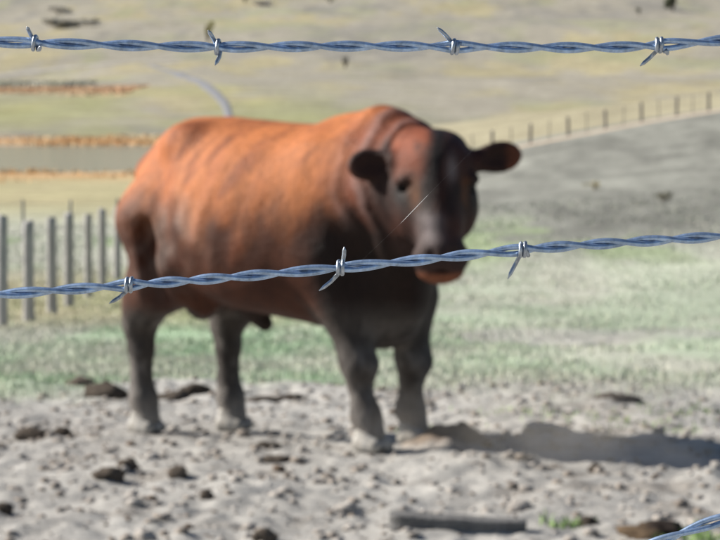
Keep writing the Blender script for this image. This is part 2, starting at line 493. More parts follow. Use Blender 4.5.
DUNG = (.070, .057, .046)
LUMPS = [
    (106, 396, .24, .09, 'dark brown dung lump left of the rear right hoof'),
    (83, 389, .18, .06, 'small brown dung lump at the grass edge, leftmost of the row'),
    (172, 397, .24, .08, 'dark dung lump between the two hind legs'),
    (196, 393, .17, .06, 'brown dung lump just beside the left hind leg'),
    (262, 400, .2, .045, 'flat brown dung pat right of the left hind leg'),
    (292, 398, .22, .05, 'brown dung pat under the belly between hind and front legs'),
    (35, 436, .16, .05, 'dark dirt lump at the far left of the bare ground'),
    (62, 431, .11, .045, 'dark dirt lump at left, nearer the bull than its neighbour'),
    (110, 475, .13, .05, 'broad dark dung clod below the rear right hoof'),
    (128, 468, .09, .045, 'dark dung clod touching the broad one below the hoof'),
    (178, 474, .075, .045, 'small dark clod on the bare dirt below the hind legs'),
    (206, 498, .05, .035, 'tiny dark clod alone in the foreground dirt'),
    (132, 497, .055, .028, 'small grey clod in the left foreground dirt'),
    (4, 509, .07, .035, 'dark brown clod cut by the left edge of the picture'),
    (266, 450, .12, .035, 'flat dark clod below the belly in bare dirt'),
    (277, 461, .12, .022, 'thin dark streak of dung below the belly'),
    (597, 466, .06, .04, 'dark clod at the lower edge of the bull shadow'),
    (588, 522, .07, .035, 'dark clod between the grey board and the dung lump'),
    (546, 432, .2, .05, 'pale dirt heave at the far edge of the bull shadow'),
    (615, 400, .3, .05, 'brown trodden hump in the grass right of the bull'),
    (145, 536, .07, .04, 'pale stone like clod at the lower left edge'),
    (265, 538, .09, .05, 'dark clod at the bottom edge below the belly'),
    (520, 505, .09, .04, 'pale clod on the dirt above the grey board'),
    (345, 503, .07, .03, 'pale dirt clod in the middle of the foreground'),
]
for i, (px, py, w, h, lab) in enumerate(LUMPS):
    pale = 'pale' in lab or 'grey clod' in lab
    fac = random.uniform(.75, 1.5); col = (.36, .33, .30) if pale else tuple(c * fac for c in DUNG)
    nm = 'dung_lump' if 'dung' in lab else 'dirt_clod'
    clod(nm, px, py, w, h, col, lab, 'dung' if 'dung' in lab else 'clod', 'lumps lying on the trampled ground', seed=i)
def dirt_heap():
    p = hit(453, 446)
    xs = np.linspace(-.30, .30, 56); ys = np.linspace(-.24, .24, 44)
    X, Y = np.meshgrid(xs, ys, indexing='ij')
    r2 = (X / .17) ** 2 + (Y / .12) ** 2
    env = np.exp(-r2 * 1.1)
    rough = fbm(X * 11, Y * 11, seed=301, oct=4); lump = np.abs(fbm(X * 22, Y * 22, seed=302, oct=3))
    wx, wy = X + p.x, Y + p.y
    Z = height(wx, wy) + relief(wx, wy) - p.z + .095 * env * (1 + .3 * rough + .2 * lump) - .03 * sstep(1.4, 2.6, r2)
    n = np.arange(X.size).reshape(X.shape)
    F = np.stack([n[:-1, :-1], n[1:, :-1], n[1:, 1:], n[:-1, 1:]], -1).reshape(-1, 4)
    c = np.zeros(X.shape + (3,)) + np.array((.19, .15, .115))
    c = mixc(c, (.11, .08, .06), sstep(-.1, .4, rough)); c = mixc(c, (.36, .33, .30), sstep(.7, 2.2, r2 + .6 * rough))
    o = link('dirt_mound', np_mesh('dirt_mound', np.stack([X, Y, Z], -1).reshape(-1, 3), F, c.reshape(-1, 3)), M_clod, smooth=False)
    o.location = p
    tag(o, 'heap of freshly pawed brown dirt beside the front hooves', 'dirt mound')
dirt_heap()
clod('dung_lump', 655, 531, .22, .05, (.03, .022, .018), 'large dark dung lump with its sunlit side painted tan near the bottom right corner', 'dung', seed=41, two=(.10, .07, .045))

def board():
    p = hit(458, 530)
    nx = 26; xs = np.linspace(-.235, .235, nx)
    V = []
    for i, x in enumerate(xs):
        e = .5 * (1 - abs(x / .235) ** 9) + .5
        wv = .004 * math.sin(i * .35)
        d = .06 * e * (1 - .35 * (x + .235) / .47) + .003 * math.sin(i * .8); h0 = .026 * (1 - .45 * (x + .235) / .47) + .0015 * math.sin(i * .6)
        V += [(x, -d + wv, -.03), (x, -d + wv, h0 - .004), (x, -d + wv + .006, h0), (x, d * .3 + wv, h0 + .003), (x, d + wv, h0), (x, d + wv, -.03)]
    n = np.arange(nx * 6).reshape(nx, 6); J = np.roll(n, -1, 1)
    F = np.stack([n[:-1], J[:-1], J[1:], n[1:]], -1).reshape(-1, 4).tolist()
    F += [n[0, ::-1].tolist(), n[-1].tolist()]
    me = bpy.data.meshes.new('weathered_board'); me.from_pydata(V, [], F); me.update()
    m = material('weathered_wood', (.19, .185, .18), rough=.9, spec=.15, noise=[(18, 6, .6, 1.25, (.25, 3, 3)), (70, 3, .7, 1.15)], bump=(40, 5, .9, .012))
    o = link('weathered_board', me, m, smooth=False)
    o.location = (p.x, p.y, ground(p.x, p.y) + .013); o.rotation_euler = (.0, R(1.5), R(-4))
    tag(o, 'flat grey weathered board half sunk in the foreground dirt', 'board')
board()

# ------------------------------------------------------------------ fences behind the bull
def post_mesh(name, r, h, seed):
    nn = 10; rs = random.Random(seed)
    zs = [-.4, 0, h * .3, h * .6, h * .85, h - .015, h]; V = []; F = []
    for j, z in enumerate(zs):
        rr = r * (1.06 - .12 * j / len(zs)) * (.88 if j == len(zs) - 1 else 1)
        for k in range(nn):
            a = 2 * math.pi * k / nn; q = rr * (1 + .08 * math.sin(3 * a + seed) + .04 * rs.uniform(-1, 1))
            V.append((q * math.cos(a), q * math.sin(a), z + (.012 * math.cos(a + seed) if j >= len(zs) - 2 else 0)))
    for j in range(len(zs) - 1):
        for k in range(nn):
            F.append((j * nn + k, j * nn + (k + 1) % nn, (j + 1) * nn + (k + 1) % nn, (j + 1) * nn + k))
    F.append([(len(zs) - 1) * nn + k for k in range(nn)])
    me = bpy.data.meshes.new(name); me.from_pydata(V, [], F); me.update()
    return me
M_post = material('weathered_post_wood', (.38, .365, .36), rough=.9, spec=.15, noise=[(9, 5, .65, 1.25, (4, 4, .4))], bump=(30, 4, .5, .01))
M_dark_post = material('dark_post_wood', (.15, .14, .135), rough=.9, spec=.15, noise=[(9, 5, .7, 1.2, (4, 4, .4))])
M_stake = material('steel_stake', (.14, .14, .15), rough=.6, metal=.3, spec=.4, noise=[(20, 3, .8, 1.2)])
M_fwire = material('dull_fence_wire', (.35, .36, .38), rough=.5, metal=.8, noise=[(40, 2, .8, 1.15)])

def far_wire(a, b, r, sag=.02):
    s = np.linspace(0, 1, 10)[:, None]
    P = np.array(a) * (1 - s) + np.array(b) * s; P[:, 2] -= (4 * s * (1 - s) * sag)[:, 0]
    return tube(P, r, 5)

def fence(name, specs, mat, label, r0, wires, rw, pname='post'):
    """specs: (px foot, py foot hint or distance, height, lean)"""
    root = empty(name); pts = []
    first = None
    for i, (x, y, h, lean, r) in enumerate(specs):
        z = float(height(np.array(x), np.array(y)))
        if i == 0: root.location = (x, y, z)
        o = link(pname, post_mesh(pname, r * (1.22 if pname == 'post' and h > 1 else 1), h, i * 3 + 1), mat, root)
        o.location = (x - specs[0][0], y - specs[0][1], z - root.location.z)
        o.rotation_euler = (random.uniform(-.03, .03), lean, random.uniform(0, 3))
        pts.append((x, y, z, h, lean, r))
    rx, ry, rz = root.location
    for f in wires:
        parts = []
        for a, b in zip(pts[:-1], pts[1:]):
            pa = (a[0] + math.sin(a[4]) * a[3] * f - rx, a[1] - a[5] - ry, a[2] + a[3] * f - rz)
            pb = (b[0] + math.sin(b[4]) * b[3] * f - rx, b[1] - b[5] - ry, b[2] + b[3] * f - rz)
            parts.append(far_wire(pa, pb, rw))
        V, F = join(parts)
        link('wire', np_mesh('wire', V, F), M_fwire, root)
    tag(root, label, 'fence')
    return root

def fence_specs(rows, hh):
    out = []
    for px, dist, lean, r in rows:
        x = (px - 360) / FPX * dist
        out.append((x, dist, hh * random.uniform(.97, 1.03), lean, r))
    return out
# row of wooden posts at the left, running away from the lens
fence('wooden_post_fence', fence_specs([(-20, 28.5, .0, .058), (1, 30.0, .01, .058), (28, 31.5, -.01, .06), (51, 33.5, .01, .058), (68, 35.5, -.015, .058), (88, 38, -.06, .05),
                                        (102, 41, .0, .055), (116.5, 44, .0, .055), (130, 47, .02, .055), (146, 51, .0, .055), (165, 56, .0, .055)], 1.33), M_post,
      'row of grey wooden fence posts receding behind the bull at left', .06, (.88, .62, .36), .0035)
fence('thin_stake_fence', fence_specs([(-25, 66, .0, .035), (23, 66, .0, .035), (70, 66.5, .0, .035), (117, 67, .0, .035), (164, 67, .0, .035)], 1.02), M_stake,
      'line of thin dark stakes behind the grey wooden posts', .03, (.9, .6), .004, 'stake')
ridge = []
for px, d in zip((453, 492, 530, 568, 605, 641, 676, 708, 742, 778), np.linspace(109, 117, 10)):
    ridge.append((px, d, random.uniform(-.03, .03), .065))
for i in range(len(ridge) - 1):
    a, b = ridge[2 * i], ridge[2 * i + 1]
    ridge.insert(2 * i + 1, ((a[0] + b[0]) / 2, (a[1] + b[1]) / 2, random.uniform(-.03, .03), .022))
fence('ridge_fence', fence_specs(ridge, .92), M_dark_post, 'dark post and wire fence along the crest of the mound at right', .06, (.92, .65, .38), .006)

# pale track running along the ridge fence
def ridge_track():
    s = np.linspace(0, 1, 60); x = 2 + 22 * s; y = 107.5 + 9 * s
    V = []
    for k in (-1.6, -.8, 0, .8, 1.6):
        yy = y + k + .3 * fbm(s * 9, s * 0 + k, seed=55)
        V.append(np.stack([x, yy, height(x, yy) + (.03 if abs(k) < 1.5 else -.02)], -1))
    V = np.stack(V, 1); n = np.arange(300).reshape(60, 5)
    F = np.stack([n[:-1, :-1], n[1:, :-1], n[1:, 1:], n[:-1, 1:]], -1).reshape(-1, 4)
    o = link('ridge_track', np_mesh('ridge_track', V.reshape(-1, 3), F), material('ridge_dirt', (.46, .38, .29), rough=.95, spec=.1, noise=[(.8, 4, .75, 1.15)]))
    tag(o, 'pale dirt track running along the ridge fence', 'track', kind='structure')
ridge_track()

# ------------------------------------------------------------------ far shrubs
M_leaf = material('shrub_leaves', attr=True, rough=.8, spec=.2)
M_bark = material('shrub_bark', (.10, .08, .06), rough=.9, noise=[(3, 4, .7, 1.2)])
def shrub(px, py, w, h, label, n=500, c=(.085, .095, .055), name='shrub'):
    p = hit(px, py)
    root = empty(name, p)
    parts = []
    for k in range(4):
        a = 6.28 * k / 4 + random.uniform(-.4, .4)
        P = [(0, 0, -.3), (.08 * w * math.cos(a), .08 * w * math.sin(a), h * .25), (.25 * w * math.cos(a), .25 * w * math.sin(a), h * .65)]
        parts.append(tube(P, [.05 * h, .035 * h, .012 * h], 6))
    V, F = join(parts); link('trunk', np_mesh('trunk', V, F), M_bark, root)
    L = 7; cen = rng.normal(0, 1, (L, 3)) * np.array((w * .2, w * .2, h * .14)) + np.array((0, 0, h * .58))
    q = cen[rng.integers(0, L, n)]
    dr = rng.normal(0, 1, (n, 3)); dr /= np.linalg.norm(dr, axis=1)[:, None]
    P = q + dr * rng.uniform(.3, 1, (n, 1)) ** .5 * np.array((w * .24, w * .24, h * .24))
    P[:, 2] = np.maximum(P[:, 2], h * .08)
    s = max(w, h) * .07
    a = rng.normal(0, 1, (n, 3)); a /= np.linalg.norm(a, axis=1)[:, None]; b = np.cross(a, rng.normal(0, 1, (n, 3))); b /= np.linalg.norm(b, axis=1)[:, None]
    V = np.stack([P - a * s, P + b * s * .6, P + a * s, P - b * s * .6], 1).reshape(-1, 3)
    F = np.arange(4 * n).reshape(n, 4)
    C = np.repeat(np.array(c) * rng.uniform(.6, 1.5, (n, 1)), 4, 0)
    link('crown', np_mesh('crown', V, F, C), M_leaf, root, smooth=False)
    tag(root, label, 'shrub', 'shrubs dotted over the far hillside')
shrub(673, 11, 6.5, 7.0, 'dark green bush at the top right of the hillside', 700)
shrub(639, 15, 2.6, 3.2, 'tiny dark shrub left of the dark green bush', 200)
shrub(70, 27, 17, 2.6, 'low dark scrub clump on the hillside at upper left', 700, (.5, .47, .41))
shrub(58, 14, 9, 3.2, 'grey scrub behind the low dark clump at upper left', 400, (.5, .47, .42))
shrub(265, 6, 13, 2.0, 'flat grey scrub at the top edge left of centre', 400, (.5, .47, .42))
shrub(245, 3, 3.5, 4.0, 'small dark shrub at the top edge beside flat grey scrub', 200)
shrub(345, 68, 2.0, 3.6, 'narrow grey shrub on the slope above the bull shoulder', 250, (.34, .32, .28))
shrub(330, 3, 3.5, 3.5, 'small dark shrub at the top edge near the middle', 200)
shrub(208, 42, 3.4, 6.0, 'yellow green shrub just behind the second barb of the top wire', 250, (.33, .30, .10))
shrub(595, 190, .5, .3, 'low straw tuft on the mound at right', 150, (.35, .30, .16))
shrub(663, 202, .6, .3, 'grey tuft at the foot of the mound at far right', 150, (.20, .19, .14))

# ------------------------------------------------------------------ implicit surface tools for the bull
def surface_nets(Fv, org, h):
    nx, ny, nz = Fv.shape
    S = Fv < 0
    cnt = np.zeros((nx - 1, ny - 1, nz - 1), np.int8)
    for dx in (0, 1):
        for dy in (0, 1):
            for dz in (0, 1):
                cnt += S[dx:nx - 1 + dx, dy:ny - 1 + dy, dz:nz - 1 + dz]
    act = (cnt > 0) & (cnt < 8)
    ci = np.argwhere(act)
    idx = np.full(act.shape, -1, np.int64); idx[act] = np.arange(len(ci))
    acc = np.zeros((len(ci), 3)); num = np.zeros(len(ci))
    corners = [(0, 0, 0), (1, 0, 0), (0, 1, 0), (1, 1, 0), (0, 0, 1), (1, 0, 1), (0, 1, 1), (1, 1, 1)]
    for a in range(8):
        for b in range(a + 1, 8):
            if sum(abs(corners[a][k] - corners[b][k]) for k in range(3)) != 1: continue
            ca, cb = np.array(corners[a]), np.array(corners[b])
            fa = Fv[tuple((ci + ca).T)]; fb = Fv[tuple((ci + cb).T)]
            m = (fa < 0) != (fb < 0)
            t = np.where(m, fa / np.where(m, fa - fb, 1), 0)
            p = ca + (cb - ca) * t[:, None]
            acc += np.where(m[:, None], p, 0); num += m
    V = org + (ci + acc / num[:, None]) * h
    Q = []
    for ax in range(3):
        o1, o2 = [(1, 2), (2, 0), (0, 1)][ax]
        sl0 = [slice(None)] * 3; sl1 = [slice(None)] * 3; sl0[ax] = slice(0, -1); sl1[ax] = slice(1, None)
        ch = S[tuple(sl0)] != S[tuple(sl1)]
        e = np.argwhere(ch)
        ok = (e[:, o1] > 0) & (e[:, o2] > 0) & (e[:, o1] < Fv.shape[o1] - 1) & (e[:, o2] < Fv.shape[o2] - 1)
        e = e[ok]
        ins = S[tuple(sl0)][tuple(e.T)]
        d1 = np.zeros(3, int); d1[o1] = 1; d2 = np.zeros(3, int); d2[o2] = 1
        q = np.stack([idx[tuple(e.T)], idx[tuple((e - d1).T)], idx[tuple((e - d1 - d2).T)], idx[tuple((e - d2).T)]], -1)
        q[~ins] = q[~ins][:, ::-1]
        Q.append(q)
    return V, np.vstack(Q)

class Field:
    def __init__(s, lo, hi, h):
        s.lo = np.array(lo, float); s.h = h
        s.n = np.ceil((np.array(hi) - s.lo) / h).astype(int) + 1
        s.F = np.full(s.n, 9.0, np.float32)
        s.ax = [s.lo[i] + np.arange(s.n[i]) * h for i in range(3)]
    def _box(s, lo, hi):
        a = np.clip(np.floor((np.array(lo) - s.lo) / s.h).astype(int), 0, s.n - 1); b = np.clip(np.ceil((np.array(hi) - s.lo) / s.h).astype(int) + 1, 1, s.n)
        sl = tuple(slice(a[i], b[i]) for i in range(3))
        X, Y, Z = np.meshgrid(*[s.ax[i][sl[i]] for i in range(3)], indexing='ij')
        return sl, X, Y, Z
    def merge(s, sl, d, k, sub=False):
        a = s.F[sl]
        if sub:
            d = -d; hh = np.clip(k - np.abs(a - d), 0, None) / k
            s.F[sl] = np.maximum(a, d) + hh * hh * k * .25
        else:
            hh = np.clip(k - np.abs(a - d), 0, None) / k
            s.F[sl] = np.minimum(a, d) - hh * hh * k * .25
    def cone(s, a, b, ra, rb, k=.05, sub=False):
        a = np.array(a, float); b = np.array(b, float); m = max(ra, rb) + k + s.h * 2
        sl, X, Y, Z = s._box(np.minimum(a, b) - m, np.maximum(a, b) + m)
        ab = b - a; L2 = ab @ ab
        t = np.clip(((X - a[0]) * ab[0] + (Y - a[1]) * ab[1] + (Z - a[2]) * ab[2]) / L2, 0, 1)
        d = np.sqrt((X - a[0] - t * ab[0]) ** 2 + (Y - a[1] - t * ab[1]) ** 2 + (Z - a[2] - t * ab[2]) ** 2) - (ra + (rb - ra) * t)
        s.merge(sl, d, k, sub)
    def chain(s, pts, k=.05):
        for (a, ra), (b, rb) in zip(pts[:-1], pts[1:]): s.cone(a, b, ra, rb, k)
    def ell(s, c, r, rot=None, k=.05, sub=False):
        c = np.array(c, float); r = np.array(r, float); m = r.max() + k + s.h * 2
        sl, X, Y, Z = s._box(c - m, c + m)
        P = np.stack([X - c[0], Y - c[1], Z - c[2]], -1)
        if rot is not None: P = P @ np.array(rot)          # rot columns = axes of the ellipsoid
        k0 = np.linalg.norm(P / r, axis=-1); k1 = np.linalg.norm(P / (r * r), axis=-1) + 1e-9
        s.merge(sl, k0 * (k0 - 1) / k1, k, sub)

# ------------------------------------------------------------------ the bull
def make_bull():
    root = empty('bull', (BX, BY, 0)); root.rotation_euler = (0, 0, -HEAD_A)
    gz = {k: float(height(*[np.array(q) for q in b2w(*f)])) for k, f in FOOT.items()}
    H = .0125
    f = Field((-1.05, -.78, -.08), (1.45, .62, 1.62), H)
    # trunk: lofted oval sections (u, top, bottom, half width)
    T = np.array([(-.825, 1.10, .98, .02), (-.805, 1.18, .93, .09), (-.76, 1.30, .84, .15), (-.70, 1.375, .76, .20), (-.6, 1.435, .69, .26), (-.5, 1.465, .64, .315), (-.3, 1.465, .60, .40), (0, 1.44, .565, .44),
                  (.25, 1.43, .54, .42), (.45, 1.44, .51, .37), (.6, 1.44, .47, .30), (.70, 1.39, .49, .23), (.77, 1.27, .56, .15), (.81, 1.12, .72, .03)])
    uu = np.linspace(-.9, .9, 400)
    def sp(c):
        y = np.interp(uu, T[:, 0], T[:, c]); ke = np.ones(15) / 15
        return np.convolve(np.concatenate([np.full(7, y[0]), y, np.full(7, y[-1])]), ke, 'valid')
    top, bot, hw = sp(1), sp(2), sp(3)
    sl, X, Y, Z = f._box((-.98, -.6, .3), (.98, .6, 1.62))
    tp = np.interp(X, uu, top); bt = np.interp(X, uu, bot); w = np.interp(X, uu, hw)
    cz = (tp + bt) / 2 + .03; hh = np.where(Z > cz, tp - cz, cz - bt)
    q = (np.abs(Y / w) ** 2.35 + np.abs((Z - cz) / hh) ** 2.35) ** (1 / 2.35)
    d = (q - 1) * np.minimum(w, hh) * .85
    d = np.maximum(d, np.maximum(X - .81, -.825 - X))
    f.merge(sl, d, .04)
    # hips, rump, tail head
    for s in (-1, 1):
        f.ell((-.37, s * .235, 1.35), (.10, .085, .075), k=.09)          # hook bone
        f.ell((-.745, s * .11, 1.20), (.065, .065, .065), k=.09)             # pin bone
        f.ell((-.53, s * .185, .98), (.20, .125, .28), k=.09)             # thigh
        f.ell((.47, s * .27, 1.02), (.21, .12, .33), k=.09)              # shoulder blade
        f.ell((.54, s * .225, .82), (.13, .10, .17), k=.08)               # point of shoulder
        f.ell((.05, s * .28, .95), (.42, .165, .30), k=.12)              # rib cage
    f.chain([((-.75, .0, 1.32), .045), ((-.84, .02, 1.22), .034), ((-.885, .03, .95), .024), ((-.89, .035, .72), .02)], .03)
    # hind legs
    for key, s in (('rh', -1), ('lh', 1)):
        fu, fv = FOOT[key]; g = gz[key]
        f.chain([((-.50 + .35 * (fu + .62), s * .23, .98), .22), ((fu + .24, s * .25, .74), .15), ((fu + .06, s * .225, .58), .10)], .08)
        f.chain([((-.60, s * .16, 1.0), .12), ((fu + .06, s * .205, .68), .095), ((fu - .01, fv, .50 + g), .078)], .07)
        f.chain([((fu - .01, fv, .51 + g), .076), ((fu - .0, fv, .40 + g), .060), ((fu + .00, fv, .24 + g), .050), ((fu + .012, fv, .155 + g), .066), ((fu + .045, fv, .07 + g), .056)], .03)
        f.ell((fu - .055, fv, .53 + g), (.035, .035, .05), k=.04)        # hock point
    for s in (-1, 1):
        f.cone((-.475, s * .385, .98), (-.43, s * .365, .64), .03, .05, .07, True)      # crease between thigh and belly
    # front legs
    for key, s in (('rf', -1), ('lf', 1)):
        fu, fv = FOOT[key]; g = gz[key]
        back = .10 if key == 'rf' else -.01
        f.chain([((.48, s * .23, .86), .15), ((fu - back * 1.25 - (.03 if s > 0 else 0), s * .20, .66), .11), ((fu - back * .6, fv * 1.02, .41 + g), .074)], .07)
        f.chain([((fu - back * .6, fv * 1.04, .42 + g), .074), ((fu - back * .5 + .012, fv * 1.02, .36 + g), .080), ((fu - back * .4, fv, .28 + g), .052), ((fu - back * .2, fv, .20 + g), .050), ((fu - back * .05, fv, .145 + g), .066), ((fu + .03, fv, .07 + g), .058)], .03)
    # belly details
    f.cone((-.22, 0, .60), (-.10, 0, .515), .06, .035, .05)              # sheath
    f.ell((-.50, 0, .64), (.10, .10, .13), k=.06)                        # scrotum between the hind legs
    for s in (-1, 1):
        f.cone((-.36, s * .28, .80), (-.30, s * .20, .60), .09, .05, .08) # flank fold
    # neck and brisket, turned towards the lens
    f.chain([((.50, 0, 1.14), .30), ((.72, -.06, 1.155), .28), ((.93, -.15, 1.16), .225)], .10)
    f.chain([((.40, 0, 1.35), .10), ((.66, -.05, 1.385), .10), ((.90, -.14, 1.32), .10)], .08)     # crest
    f.chain([((.60, -.02, .63), .15), ((.70, -.05, .74), .15), ((.86, -.15, .95), .13)], .10)         # brisket and dewlap
    # head, built on axes that face the lens
    hp = Vector((.975 + .13, -.235, 0))                                   # head centre in body axes
    yaw = R(4)                                                           # the face is turned a touch to its left
    ex = np.array((CA, SA)); ey = np.array((SA, -CA))                     # picture right, and towards the lens, in body axes
    ex2 = ex * math.cos(yaw) - ey * math.sin(yaw) * -1; ey2 = ey * math.cos(yaw) + ex * math.sin(yaw)
    ex2 = np.array((ey2[1] * -1, ey2[0])); ex2 = ex2 if ex2 @ ex > 0 else -ex2
    def hd(x, y, z):
        p = np.array((hp.x, hp.y)) + ex2 * x + ey2 * y
        return (p[0], p[1], z)
    RT = np.array([[ex2[0], ey2[0], 0], [ex2[1], ey2[1], 0], [0, 0, 1.0]])
    f.ell(hd(0, -.05, 1.265), (.155, .16, .135), RT, .06)                # skull
    f.ell(hd(0, -.08, 1.345), (.12, .10, .06), RT, .05)                   # poll
    f.cone(hd(0, .02, 1.24), hd(0.0, .13, 1.02), .135, .092, .05)        # bridge
    f.cone(hd(0, .13, 1.02), hd(0.0, .185, .91), .088, .088, .04)
    f.ell(hd(0, .19, .885), (.120, .085, .078), RT, .04)                 # muzzle
    f.ell(hd(0, .165, .825), (.095, .075, .045), RT, .03)                # chin
    f.cone(hd(0, -.08, 1.06), hd(0, .12, .85), .125, .06, .06)           # jaw
    for s in (-1, 1):
        f.ell(hd(s * .105, -.03, 1.09), (.075, .13, .13), RT, .06)       # cheek
        f.ell(hd(s * .130, .050, 1.205), (.045, .048, .030), RT, .025)       # brow
        f.ell(hd(s * .140, .055, 1.165), (.022, .026, .016), RT, .015, True)   # eye hollow
        f.ell(hd(s * .052, .285, .905), (.024, .03, .018), RT, .012, True)     # nostril
    f.ell(hd(0, .25, .838), (.09, .06, .006), RT, .012, True)            # mouth line
    # curly poll hair
    for _ in range(26):
        a = random.uniform(-1, 1); b = random.uniform(-.5, 1)
        f.ell(hd(a * .10, .015 + .06 * b - .05, 1.375 - .05 * abs(a) - .045 * max(b, 0)), (.024, .024, .024), None, .02)
    # ears: cupped leaves
    for s in (-1, 1):
        tilt = R(-6) if s < 0 else R(9)
        ax1 = RT @ np.array((s * math.cos(tilt), -.10, math.sin(tilt))); ax1 /= np.linalg.norm(ax1)
        ax2 = np.array((0, 0, 1.0)); ax2 = ax2 - ax1 * (ax2 @ ax1); ax2 /= np.linalg.norm(ax2); ax3 = np.cross(ax1, ax2)
        ER = np.stack([ax1, ax2, ax3], 1)
        base = np.array(hd(s * .15, -.055, 1.275)); 
        f.cone(base, base + ax1 * .08, .05, .045, .03)
        f.ell(base + ax1 * .125, (.10, .068, .032), ER, .025)
        fr = ey2 @ ax3[:2]; sg = 1 if fr > 0 else -1
        f.ell(base + ax1 * .125 + ax3 * sg * .033, (.075, .046, .026), ER, .015, True)
    V, Q = surface_nets(f.F, f.lo, H)
    # small irregularity of hide and muscle
    nrm = fbm(V[:, 0] * 9, V[:, 1] * 9, V[:, 2] * 9, seed=201, oct=3) * .003
    ctr = np.stack([np.clip(V[:, 0], -.7, .7), np.zeros(len(V)), np.clip(V[:, 2], .9, 1.1)], -1)
    dr = V - ctr; dr /= np.linalg.norm(dr, axis=1)[:, None] + 1e-6
    onb = sstep(.55, .75, V[:, 2])
    ribz = np.exp(-((V[:, 0] + .05) / .38) ** 2) * sstep(.7, .85, V[:, 2]) * (1 - sstep(1.3, 1.42, V[:, 2]))
    rib = np.sin((V[:, 0] - .45 * V[:, 2]) * 46 + 4.0 * fbm(V[:, 0] * 3, V[:, 1] * 3, V[:, 2] * 3, seed=203)) * .0022 * ribz
    nk = sstep(.60, .72, V[:, 0]) * (1 - sstep(.92, 1.0, V[:, 0])) * sstep(.75, .9, V[:, 2])
    fold = np.sin((V[:, 0] + .25 * V[:, 2] - .3 * V[:, 1]) * 50 + 4.0 * fbm(V[:, 0] * 4, V[:, 1] * 4, V[:, 2] * 4, seed=204)) * .0065 * nk
    V = V + dr * (nrm * onb + rib + fold)[:, None]
    # coat colours
    u, v, w = V.T
    n1 = fbm(u * 4, v * 4, w * 4, seed=211, oct=4); n2 = fbm(u * 11, v * 11, w * 7, seed=212, oct=3); n3 = fbm(u * 7, v * 7, w * 2.2, seed=213, oct=4); n4 = fbm((u - .55 * w) * 9, v * 4, (w + .55 * u) * 2.4, seed=214, oct=4)
    c = np.zeros_like(V) + np.array((.42, .140, .044))
    c = mixc(c, (.30, .085, .026), sstep(-.1, .5, n3) * .6)
    c = mixc(c, (.17, .045, .016), sstep(.05, .45, n4) * .7)
    c = mixc(c, (.036, .011, .007), (1 - sstep(.84, 1.20, w + .20 * n4 + .10 * n2)) * .92)                    # shade of the lower flank and belly put into the coat
    c = mixc(c, (.12, .032, .018), sstep(.52, .74, u + .15 * n1 - .12 * (w - 1.1)) * .85)         # maroon neck, with the shade past the shoulder painted in
    c = mixc(c, (.010, .006, .005), sstep(.46, .62, u + .12 * n1) * (1 - sstep(.98, 1.20, w + .12 * n2)) * .95)   # nearly black brisket: chest shade painted into the coat
    c = mixc(c, (.27, .17, .15), np.clip(fold / .0065, 0, 1) * sstep(.95, 1.1, w) * .45)                              # paler skin on the neck folds
    # dusty rubs on flank and stifle
    rub = np.exp(-((u + .42) ** 2 / .03 + (w - .92) ** 2 / .06)) * sstep(-.15, .35, n2 + .15) + .8 * np.exp(-((u + .2) ** 2 / .02 + (w - .98) ** 2 / .02)) * sstep(-.1, .3, n2)
    c = mixc(c, (.30, .25, .22), np.clip(rub, 0, 1) * .32)
    # legs: dark, muddy grey, dusty at the feet
    top_l = np.where(u > .2, .66, .60) + .05 * n1
    leg = 1 - sstep(top_l - .10, top_l + .02, w)
    brisk = (np.abs(v) < .12) * 0.0
    leg = leg * (1 - brisk)
    bel = sstep(-.36, -.26, u) * (1 - sstep(.36, .44, u)) * (w > .48)                              # belly keeps its red
    leg = leg * (1 - bel)
    c = mixc(c, (.052, .043, .038), leg)
    c = mixc(c, (.20, .18, .165), leg * (1 - sstep(.45, .66, w)) * sstep(-.15, .4, n2 + .3 * n1) * .6)
    c = mixc(c, (.30, .275, .25), leg * (1 - sstep(.03, .26, w + .10 * n1)) * .75)
    # head markings, some of them painted light and shade
    P2 = V[:, :2] - np.array((hp.x, hp.y)); hx = P2 @ ex2; hy = P2 @ ey2
    isH = sstep(-.20, -.10, hy + .0 * u) * sstep(.80, .88, u + .25 * (w - 1.1)) * (w > .72)
    dark = np.array((.012, .009, .009))
    hc = np.zeros_like(V) + np.array((.05, .018, .012))
    hc = mixc(hc, (.16, .042, .018), (1 - sstep(-.10, -.035, hx + .03 * n2)) * sstep(1.14, 1.22, w) * (1 - sstep(1.40, 1.44, w)))      # left brow redder: sunlit side of the face painted in
    hc = mixc(hc, (.19, .05, .02), sstep(1.31, 1.36, w + .02 * n2) * (1 - sstep(-.05, .0, hx)))                         # red poll
    hc = mixc(hc, dark, np.exp(-((hx + .03 + .25 * (1.25 - w)) / .040) ** 2) * sstep(1.02, 1.12, w + .03 * n2))           # dark blaze
    hc = mixc(hc, (.045, .014, .010), sstep(.05, .09, hx + .02 * n2))  # right side of the face darker: painted shade
    hc = mixc(hc, (.20, .17, .165), np.exp(-(((hx - .05) / .022) ** 2 + ((w - 1.245) / .06) ** 2)) * .75)                    # hair sheen painted as a grey spot
    hc = mixc(hc, (.022, .012, .010), np.exp(-(((np.abs(hx) - .10) / .07) ** 2 + ((w - 1.135) / .065) ** 2)) ** .7 * .9)      # dark cheeks below the brows
    hc = mixc(hc, dark, np.exp(-(((np.abs(hx) - .150) / .040) ** 2 + ((w - 1.155) / .06) ** 2)) ** .6)                         # dark round the eyes
    hc = mixc(hc, (.26, .09, .024), np.exp(-(((np.abs(hx) - .108) / .020) ** 2 + ((w - 1.15) / .05) ** 2)) * .8)            # tan beside the eyes
